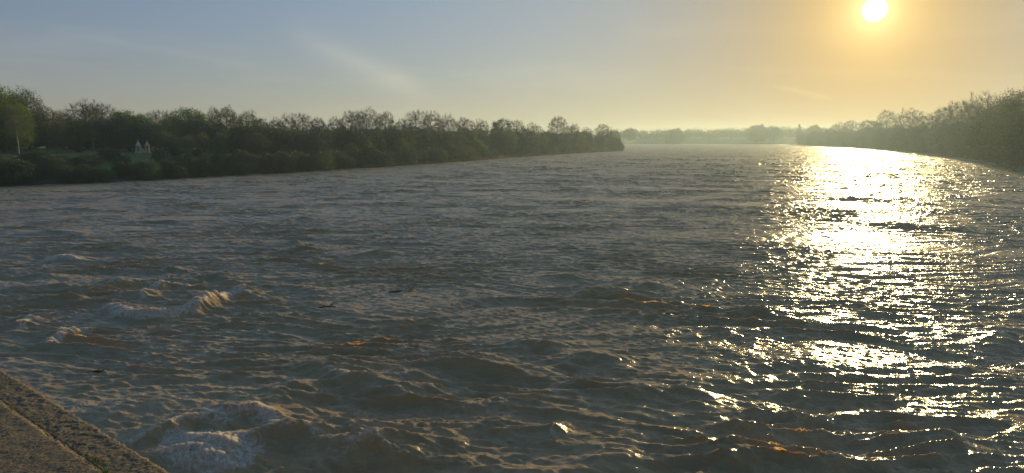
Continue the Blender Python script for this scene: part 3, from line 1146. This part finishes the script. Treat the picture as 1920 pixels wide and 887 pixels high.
def fill(table, px0, px1, step_m, inland, hrange, kinds, name, label, cat, group, jit=0.5, widen=1.0, cap=None, skip=()):
    px = px0
    while px < px1:
        if any(a_ < px < b_ for a_, b_ in skip):
            px += 4
            continue
        q_ = px + random.uniform(-jit, jit) * 6
        inl = random.uniform(*inland)
        p = spot(q_, inl, table)
        z = gh(p[0], p[1])
        h = random.uniform(*hrange)
        if cap is not None:
            h = min(h, max(2.5, top_height(q_, cap(q_) + random.uniform(0, 8), p, z)))
        kd = random.choice(kinds)
        lab = relative_label(LOOK[kd] + ' ' + label, q_, LEFT_MARKS if table is LEFT_PX else RIGHT_MARKS)
        plant(kd, p[0], p[1], h, name, lab, cat, group, widen * random.uniform(.85, 1.25), z - .15)
        px += step_m * F / p[1] * random.uniform(.75, 1.25)


def cap_left(px):
    return float(np.interp(px, [0, 420, 470, 560, 700, 850, 1000, 1100, 1160], [215, 228, 232, 238, 232, 236, 240, 246, 252]))


fill(LEFT_PX, 455, 1155, 5.2, (14, 26), (10, 13.5), ['dark0', 'dark1', 'olive0', 'olive1', 'dark0'], 'dense_tree',
     'middle-tier tree', 'tree', 'middle tier of trees on the left bank', cap=cap_left)
fill(LEFT_PX, 400, 1140, 7.5, (34, 60), (11, 14), ['dark0', 'dark1', 'olive0'], 'dense_tree',
     'back-tier tree', 'tree', 'back tier of trees on the left bank', widen=1.2, cap=cap_left)
fill(LEFT_PX, -270, 440, 5.5, (84, 112), (9, 13), ['dark0', 'dark1', 'olive1', 'bare1'], 'dense_tree',
     'tree behind the lawn', 'tree', 'trees behind the park lawn', widen=1.2, cap=cap_left)
fill(LEFT_PX, 60, 470, 6.5, (56, 68), (7, 10.5), ['green0', 'green1', 'olive0', 'olive1', 'dark0'], 'leafing_tree',
     'lawn-edge tree', 'tree', 'spring trees along the lawn edge', widen=1.1)
fill(LEFT_PX, 480, 1100, 13.0, (10, 16), (6, 9), ['green0', 'green1', 'olive0'], 'leafing_tree',
     'waterside tree', 'tree', 'spring trees by the water')
fill(LEFT_PX, 300, 460, 4.5, (24, 50), (8, 11), ['dark1', 'olive1', 'olive0'], 'dense_tree',
     'bank-top tree', 'tree', 'trees right of the monuments', skip=((0, 318),), cap=lambda q_: 243)
fill(LEFT_PX, -250, 460, 2.9, (1.5, 7), (2.6, 4.4), ['shrub0', 'shrub1', 'shrub0'], 'shrub',
     'shrub on the steep bank', 'shrub', 'shrubs below the park', widen=1.35)
fill(LEFT_PX, -200, 460, 3.2, (9, 18), (1.7, 2.9), ['shrub0', 'shrub1', 'scrub0'], 'shrub',
     'low bank-top shrub', 'shrub', 'shrubs along the top of the park bank', widen=1.5, skip=((236, 300),))
fill(LEFT_PX, -15, 240, 8.0, (26, 48), (1.2, 2.4), ['shrub0', 'shrub1', 'scrub0', 'scrub0'], 'shrub',
     'shrub out on the lawn', 'shrub', 'shrubs out on the lawn', widen=1.4, skip=((90, 150),))
fill(LEFT_PX, 298, 460, 5.5, (22, 40), (1.6, 3.2), ['shrub0', 'shrub1', 'scrub0'], 'shrub',
     'shrub out on the lawn', 'shrub', 'shrubs out on the lawn', widen=1.4)
fill(LEFT_PX, -200, 440, 5.0, (74, 96), (3.5, 6.0), ['shrub0', 'shrub1', 'shrub0'], 'shrub',
     'undergrowth shrub behind the lawn', 'shrub', 'undergrowth behind the lawn', widen=1.5)
fill(LEFT_PX, 455, 900, 3.2, (1.5, 6), (3.8, 6.2), ['shrub0', 'shrub1', 'scrub0'], 'shrub',
     'shrub at the water', 'shrub', 'shrubs at the water on the left bank', widen=1.2)
fill(LEFT_PX, 900, 1160, 5.5, (4, 12), (4.0, 6.5), ['scrub0', 'shrub1', 'scrub0'], 'shrub',
     'shrub behind the reeds', 'shrub', 'shrubs on the wooded point', widen=1.2)

# --- right bank
RIGHT_TREES = [
    (1925, 160, 22, 'olive0', 1.1, 'tall leafing tree cut by the right edge of the picture'),
    (1896, 166, 26, 'olive1', 1.0, 'tall leafing tree second from the right edge'),
    (1868, 178, 28, 'bare3', .95, 'bare tree in the gap between the two right-hand crowns'),
    (1840, 170, 34, 'bare0', 1.1, 'large bare spreading tree on the right bank skyline'),
    (1806, 188, 34, 'bare1', 1.0, 'bare leaning tree left of the large spreading one'),
    (1775, 195, 36, 'bare2', 1.0, 'bare tree with a level top on the right skyline'),
    (1745, 204, 40, 'bare3', 1.1, 'low bare tree at the end of the level-topped run'),
    (1705, 201, 52, 'bare0', 1.15, 'round umbrella-topped bare tree on the right skyline'),
    (1660, 206, 62, 'bare1', .8, 'small lone bare tree standing clear against the glow'),
    (1632, 226, 60, 'dark0', 1.2, 'dark rounded tree left of the lone bare one'),
    (1592, 225, 80, 'bare2', 1.1, 'faint bare tree right of its twin on the far right bank'),
    (1570, 227, 80, 'bare3', 1.1, 'faint bare tree left of its twin on the far right bank'),
]
for px, py, inland, kind, wd_, lab in RIGHT_TREES:
    p = spot(px, inland, RIGHT_PX)
    z = gh(p[0], p[1])
    name = {'bare': 'bare_tree', 'oliv': 'leafing_tree', 'dark': 'dense_tree'}[kind[:4]]
    plant(kind, p[0], p[1], top_height(px, py, p, z), name, lab, 'tree', 'trees on the right bank', wd_, z - .2)


def cap_right(px):
    return float(np.interp(px, [1500, 1560, 1620, 1640, 1700, 1780, 1850, 1920], [243, 240, 236, 230, 222, 214, 198, 186]))


fill(RIGHT_PX, 1500, 1935, 5.5, (10, 22), (11, 16), ['dark0', 'dark1', 'olive0', 'dark1'], 'dense_tree',
     'front-tier tree', 'tree', 'front tier of trees on the right bank', widen=1.1, cap=cap_right)
fill(RIGHT_PX, 1500, 1935, 7.0, (30, 60), (13, 18), ['dark0', 'dark1', 'olive1'], 'dense_tree',
     'back-tier tree', 'tree', 'back tier of trees on the right bank', widen=1.25, cap=cap_right)
fill(RIGHT_PX, 1520, 1935, 4.5, (1.5, 7), (4, 6.5), ['shrub0', 'shrub1', 'scrub0'], 'shrub',
     'waterside shrub', 'shrub', 'shrubs on the right bank', widen=1.25)

# --- the far bank, where the wood reads as one mass, with the few crowns that stand out
p = np.array([1497.0, 0])
xy = at(1497, 270.6)[:2] * 1.04
plant('spruce0', xy[0], xy[1], top_height(1497, 232, xy, gh(*xy)), 'spruce_tree', 'pointed dark spruce poking up from the far wood', 'tree', widen=1.7)
for px, top, kind, lab in ((1180, 240, 'dark1', 'rounded hazy tree just past the wooded point'), (1265, 241, 'dark0', 'low rounded tree in the far hazy wood by the notch'),
                           (1420, 234, 'dark0', 'broad hazy crown left of the pointed spruce'), (1450, 236, 'dark1', 'hazy crown between the broad one and the spruce'),
                           (1527, 234, 'dark1', 'hazy twin-topped crown right of the pointed spruce')):
    xy = at(px, 270.6)[:2] * 1.05
    plant(kind, xy[0], xy[1], top_height(px, top, xy, gh(*xy)), 'far_tree', lab, 'tree', 'crowns standing out of the far wood', 1.3)


def far_wood():
    g = np.random.default_rng(7)
    vs_, fs_ = [], []
    cnt = 0
    for k in range(720):
        px = 1120 + 480 * (k + g.uniform(0, 1)) / 720
        base = at(px, 270.0)[:2]
        xy_ = base * g.uniform(1.05, 1.20)
        if shore_distance(np.array([xy_[0]]), np.array([xy_[1]]))[0] < 3:
            continue
        z_ = gh(*xy_)
        top = np.interp(px, [1120, 1180, 1280, 1400, 1500, 1600], [246, 245, 244, 240, 239, 240]) + g.uniform(-2, 8) + 1.5 * math.sin(px * .11)
        h = max(6.0, top_height(px, top, xy_, z_))
        n = 110
        u = g.normal(0, 1, (n, 3))
        u /= np.linalg.norm(u, axis=1, keepdims=True)
        rad = g.uniform(.5, 1, (n, 1)) ** .5
        cc = np.array([xy_[0], xy_[1], z_ + h * .52]) + u * rad * np.array([h * .34, h * .34, h * .50]) * (1 + .18 * np.sin(u[:, :1] * 7 + k))
        v, f_ = leaves(cc, np.full(n, .75), g)
        vs_.append(v)
        fs_.append(f_ + cnt)
        cnt += len(v)
    obj('far_wood', new_mesh('far_wood', np.concatenate(vs_), np.concatenate(fs_)), M['leaf_olive'], kind='stuff',
        label='hazy wood along the far bend of the river')


far_wood()


def reeds():
    g = np.random.default_rng(8)
    n = 15000
    px = 680 + 485 * g.uniform(0, 1, n) ** .8
    ys = np.interp(px, [a for a, _ in LEFT_PX], [b_ for _, b_ in LEFT_PX])
    base = np.array([at(a, b_)[:2] for a, b_ in zip(px, ys)])
    inl = g.uniform(.2, 9, n) * np.interp(px, [680, 850, 1165], [.5, .9, 1.2])
    base = base * (1 + inl / np.linalg.norm(base, axis=1))[:, None] + g.normal(0, .5, (n, 2))
    z_ = ground_h(base[:, 0], base[:, 1])
    b3 = np.column_stack([base, z_ - .1])
    tip = b3 + np.column_stack([g.normal(0, .22, (n, 2)), g.uniform(.9, 1.9, n)])
    v, f_ = ribbons(b3, tip, np.full(n, .10), g)
    obj('dry_reeds', new_mesh('dry_reeds', v, f_), M['reed'], kind='stuff', label='dry tan reeds along the shore of the wooded point')


reeds()
print('trees', NTREE[0])

# ------------------------------------------------------------------ stone monuments and small things in the park


def spot_on_ground(px, py_base, guess=4.6):
    z = guess
    for _ in range(8):
        p_ = at(px, py_base, z)
        z = 0.5 * z + 0.5 * gh(p_[0], p_[1])
    return at(px, py_base, z)


def monument(px, py, py_top, width, mats, label, wing):
    q_ = spot(px, 48, LEFT_PX)
    p_ = np.array([q_[0], q_[1], gh(*q_)])
    print('monument', p_, 'wants z', CAM_H - (py - 259.5) / F * p_[1])
    h = (py - py_top) / F * p_[1]
    root = empty('stone_monument', (p_[0], p_[1], p_[2] - .1), math.radians(12), label=label, cat='monument', group='stone monuments on the park lawn')
    w_ = width / 2
    a = MB()
    a.box((0, 0, .20), (width * 1.25, width * 1.25, .40))
    a.box((0, 0, .47), (width * 1.12, width * 1.12, .14))
    a.build('plinth', M[mats[0]], root)
    ph = h * .27
    for sx in (-1, 1):
        for sy in (-1, 1):
            m_ = MB()
            m_.box((sx * w_ * .72, sy * w_ * .72, .54 + ph / 2), (width * .27, width * .27, ph), 0, .94)
            m_.box((sx * w_ * .72, sy * w_ * .72, .54 + ph + .08), (width * .33, width * .33, .16))
            m_.build('pier', M[mats[0]], root)
    z0 = .54 + ph + .16
    for k in range(4):
        m_ = MB()
        n = 7
        vs_, fs_ = [], []
        for i in range(n + 1):
            t = math.pi * i / n
            x = -math.cos(t) * w_ * .58
            zz = math.sin(t) * w_ * .38
            for yy in (-.11 * width, .11 * width):
                vs_.append((x, -w_ * .72 + yy, z0 + zz))
                vs_.append((x * 1.5, -w_ * .72 + yy, z0 + w_ * .62))
        for i in range(n):
            b0, b1 = i * 4, i * 4 + 4
            fs_ += [(b0, b1, b1 + 1, b0 + 1), (b0 + 2, b0 + 3, b1 + 3, b1 + 2), (b0, b0 + 2, b1 + 2, b1), (b0 + 1, b1 + 1, b1 + 3, b0 + 3)]
        co, si = math.cos(k * math.pi / 2), math.sin(k * math.pi / 2)
        m_.add([(x * co - y * si, x * si + y * co, z) for x, y, z in vs_], fs_)
        m_.build('arch', M[mats[0]], root)
    z1 = z0 + w_ * .62
    m_ = MB()
    m_.box((0, 0, z1 + .10), (width * 1.08, width * 1.08, .20))
    m_.build('cornice', M[mats[1]], root)
    sh = h - z1 - .2 - .35
    m_ = MB()
    m_.lathe((0, 0, z1 + .2), [(w_ * .98, 0), (w_ * .90, sh * .22), (w_ * .64, sh * .50), (w_ * .36, sh * .76), (w_ * .14, sh)], 8)
    sp = m_.build('spire', M[mats[1]], root)
    m_ = MB()
    m_.lathe((0, 0, z1 + .2 + sh), [(.10, 0), (.16, .10), (.07, .18), (.03, .45)], 8)
    m_.build('finial', M[mats[1]], root)
    if wing:
        m_ = MB()
        m_.add([(w_ * .9, -.25, .2), (w_ * 2.3, -.25, .2), (w_ * 2.3, -.25, h * .26), (w_ * .9, -.25, h * .52),
                (w_ * .9, .25, .2), (w_ * 2.3, .25, .2), (w_ * 2.3, .25, h * .26), (w_ * .9, .25, h * .52)],
               [(0, 1, 2, 3), (7, 6, 5, 4), (0, 4, 5, 1), (1, 5, 6, 2), (2, 6, 7, 3), (3, 7, 4, 0)])
        m_.build('buttress', M['sandstone'], root)


monument(264, 285.5, 260, 1.15, ('sandstone', 'weathered_stone'), 'arched stone monument with grey spire and sloping buttress on park lawn', True)
monument(280.5, 284, 260, 1.0, ('sandstone', 'sandstone'), 'slimmer all-tan arched stone monument with pointed top on park lawn', False)

pr = spot_on_ground(309, 282)
rail = empty('low_rail', tuple(pr), math.radians(4), label='pale low rail on the lawn right of the monuments', cat='rail')
for i in range(4):
    m = MB()
    m.box((-1.8 + i * 1.2, 0, .45), (.12, .12, .9))
    m.build('post', M['pale_paint'], rail)
for zz in (.45, .8):
    m = MB()
    m.box((0, -.09, zz), (4.0, .05, .14))
    m.build('board', M['pale_paint'], rail)

ps = spot_on_ground(416, 272)
sh_ = empty('park_shelter', tuple(ps), math.radians(8), label='small white-roofed shelter half hidden among trees', cat='shelter')
for sx in (-1, 1):
    for sy in (-1, 1):
        m = MB()
        m.box((sx * 1.7, sy * 1.2, 1.1), (.14, .14, 2.2))
        m.build('post', M['pale_paint'], sh_)
m = MB()
m.add([(-2.1, -1.6, 2.2), (2.1, -1.6, 2.2), (2.1, 1.6, 2.2), (-2.1, 1.6, 2.2), (-2.1, 0, 3.0), (2.1, 0, 3.0)],
      [(3, 2, 1, 0), (0, 1, 5, 4), (2, 3, 4, 5), (1, 2, 5), (3, 0, 4)])
m.build('roof', M['pale_paint'], sh_)

# ------------------------------------------------------------------ driftwood


def water_z(x, y):
    i = np.argmin((PX[::1] - x) ** 2 + (PY[::1] - y) ** 2)
    return float(Z.ravel()[i])


def log(px, py, length, rad, rz, label, branches):
    p_ = at(px, py)
    z = water_z(p_[0], p_[1])
    root = empty('driftwood_log', (p_[0], p_[1], z - rad * .1), rz, label=label, cat='driftwood', group='driftwood in the current')
    g = np.random.default_rng(int(px))
    m_ = MB()
    pts = [(-length / 2 + length * t, g.normal(0, .05), -.02 + .05 * math.sin(t * 3)) for t in np.linspace(0, 1, 7)]
    m_.tube(pts, [rad * (1 - .5 * t) * g.uniform(.85, 1.15) for t in np.linspace(0, 1, 7)], 8)
    m_.build('stem', M['wet_wood'], root, True)
    for k in range(branches):
        t = g.uniform(.3, .95)
        b0 = np.array([-length / 2 + length * t, 0, .08])
        dr = norm(np.array([g.uniform(.3, 1), g.uniform(-.6, .6), g.uniform(.1, .4)]))
        m_ = MB()
        L_ = g.uniform(.14, .28) * length
        m_.tube([b0, b0 + dr * L_ * .5, b0 + dr * L_ + np.array([0, 0, .05])], [rad * .4, rad * .28, rad * .10], 5)
        m_.build('branch', M['dry_wood'], root)


log(186, 699, 0.9, .06, math.radians(6), 'short dark log adrift just off the concrete wall', 2)
log(752, 547, 1.4, .07, math.radians(10), 'dark floating log with pale twigs in mid-river', 4)
log(612, 577, 1.0, .06, math.radians(14), 'small black floating branch left of the mid-river log', 4)

# ------------------------------------------------------------------ concrete abutment in the corner
ZT = 6.2
e1, e2 = at(0, 692, ZT)[:2], at(320, 887, ZT)[:2]
U = norm(e2 - e1)
Nn = np.array([-U[1], U[0]])
if Nn @ np.array([1, 1]) < 0:
    Nn = -Nn
wall = empty('concrete_wall', (e1[0], e1[1], 0), 0, label='rough concrete river wall with grassy joint in the near corner', cat='wall')


def slab(name, s0, s1, o0, o1, ztop, zbot, step, seed, chip):
    """rough slab: s along the wall, o across it (0 is the river edge, negative is landward)"""
    g = np.random.default_rng(seed)
    ns, no = int((s1 - s0) / step) + 1, max(2, int(abs(o1 - o0) / step) + 1)
    S, O = np.meshgrid(np.linspace(s0, s1, ns), np.linspace(o0, o1, no))
    t = sample(ROUGH, S * 1.0 + seed, O)
    t2 = sample(ROUGH2, S + seed * 3, O)
    Zt = ztop + 0.0014 * t[..., 0] + 0.0022 * t2[..., 0]
    # worn arris on both long edges
    edge = np.minimum(np.abs(O - o0), np.abs(O - o1))
    wear = np.clip(1 - edge / (0.022 + 0.012 * t2[..., 0].clip(-1, 2)), 0, 1)
    Zt -= 0.006 * wear ** 2 * chip
    Oj = O + np.where(np.abs(O - o1) < 1e-6, (0.004 * t2[..., 0] + 0.0025 * t[..., 0]) * chip, 0)
    xs = S * U[0] + Oj * Nn[0]
    ys = S * U[1] + Oj * Nn[1]
    v = np.stack([xs, ys, Zt], -1).reshape(-1, 3)
    ii = np.arange(ns * no).reshape(no, ns)
    fq = np.stack([ii[:-1, :-1], ii[:-1, 1:], ii[1:, 1:], ii[1:, :-1]], -1).reshape(-1, 4)
    faces = [tuple(x) for x in fq.tolist()]
    vl = v.tolist()
    ring = list(ii[0, :]) + list(ii[1:, -1]) + list(ii[-1, -2::-1]) + list(ii[-2:0:-1, 0])
    b0_ = len(vl)
    for k in ring:
        vl.append([vl[k][0], vl[k][1], zbot])
    m_ = len(ring)
    for k in range(m_):
        a_, b_ = ring[k], ring[(k + 1) % m_]
        faces.append((int(a_), b0_ + k, b0_ + (k + 1) % m_, int(b_)))
    return obj(name, new_mesh(name, vl, faces, True), M['joint_dirt'] if 'joint' in name else M['concrete'], wall)


ROUGH = wave_tile(256, 1.6, 12, 0, .035, 2.4, 0, 1.0, .004)
ROUGH2 = wave_tile(256, 3.1, 13, 0, .16, 2.8, 0, 1.0, .01)
slab('coping', -4.0, 4.6, -.285, 0, ZT, ZT - .35, .010, 1, 1.0)
slab('joint_filler', -4.0, 4.6, -.2995, -.2852, ZT + .003, ZT - .30, .004, 3, .2)
slab('inner_slab', -4.0, 4.6, -1.7, -.300, ZT + .012, ZT - .35, .022, 2, .7)
m = MB()
cc = U * 0.3 + Nn * -.86
m.box((cc[0], cc[1], (ZT - .352 - 3) / 2), (8.55, 1.62, ZT - .352 + 3), math.atan2(U[1], U[0]))
m.build('wall_face', M['concrete'], wall)


def tuft(px, py, n, h, mat, label, name, spreadv):
    p_ = at(px, py, ZT)
    g = np.random.default_rng(int(px + py))
    mb_ = MB()
    vs_, fs_ = [], []
    for k in range(n):
        so = g.normal(0, spreadv)
        b_ = np.array([U[0] * so, U[1] * so, -.005]) + np.append(Nn * g.normal(0, .012), 0)
        d_ = np.array([g.normal(0, .45), g.normal(0, .45), 1.0])
        L_ = h * g.uniform(.5, 1.1)
        w_ = max(.0022, h * .016)
        s_ = norm(np.array([g.normal(), g.normal(), 0])) * w_
        pm = b_ + d_ * L_ * .55
        pt = b_ + d_ * L_ + np.array([g.normal(0, .15), g.normal(0, .15), -.12]) * L_
        i0 = len(vs_)
        vs_ += [b_ - s_, b_ + s_, pm + s_ * .8, pm - s_ * .8, pt]
        fs_ += [(i0, i0 + 1, i0 + 2, i0 + 3), (i0 + 3, i0 + 2, i0 + 4)]
    mb_.add(vs_, fs_)
    o = mb_.build(name, mat)
    o.location = (p_[0], p_[1], ZT)
    return tag(o, label, 'grass')


M['grass_blade'] = leaf_mat('grass_blade', (0.07, 0.12, 0.015), (0.14, 0.18, 0.03), .4)
M['dry_stalk'] = leaf_mat('dry_stalk', (0.28, 0.20, 0.08), (0.40, 0.30, 0.13), .2)
tuft(178, 866, 60, .045, M['grass_blade'], 'green grass tuft in the joint of the concrete wall', 'grass_tuft', .05)
tuft(198, 884, 60, .04, M['grass_blade'], 'green grass tuft at the bottom edge in the concrete joint', 'grass_tuft', .04)
tuft(20, 768, 26, .06, M['dry_stalk'], 'dry straw tuft at the top of the concrete joint', 'dry_grass', .05)
tuft(90, 806, 26, .03, M['dry_stalk'], 'short dry grass halfway down the concrete joint', 'dry_grass', .10)


def stalk(px, py, h, lean, label):
    p_ = at(px, py, ZT)
    m_ = MB()
    m_.tube([(0, 0, -.01), (lean * .4, 0, h * .5), (lean, 0, h)], [.0022, .0018, .0012], 5)
    root = m_.build('grass_stalk', M['dry_stalk'])
    root.location = (p_[0], p_[1], ZT)
    tag(root, label, 'grass')
    m2 = MB()
    m2.lathe((lean, 0, h - .004), [(.001, 0), (.003, .008), (.002, .02), (.0005, .03)], 5)
    m2.build('seed_head', M['dry_stalk'], root)


stalk(144, 847, .175, -.012, 'single upright dry stalk growing from the concrete joint')
stalk(24, 770, .07, -.02, 'short bent dry stalk at the top of the joint')

# ------------------------------------------------------------------ morning haze over the river
HAZE_TOP = max(o.location.z + o.scale[2] * 21 for o in COL.objects if o.type == 'EMPTY' and o.get('category') == 'tree')
HAZE_TOP = min(HAZE_TOP, 36.0)
print('haze top', HAZE_TOP)
w = NT('morning_haze')
vol = w.n('ShaderNodeVolumePrincipled')
vol.inputs['Color'].default_value = (0.64, 0.84, 1.0, 1)
vol.inputs['Density'].default_value = 0.00030
vol.inputs['Anisotropy'].default_value = 0.55
w.l(vol.outputs[0], w.out.inputs['Volume'])
m = MB()
m.box((0, 0, HAZE_TOP / 2 - 2.0), (3300, 3300, HAZE_TOP + 4.0))
m.build('haze', w.m, None, kind='stuff', label='thin golden morning haze over the river')
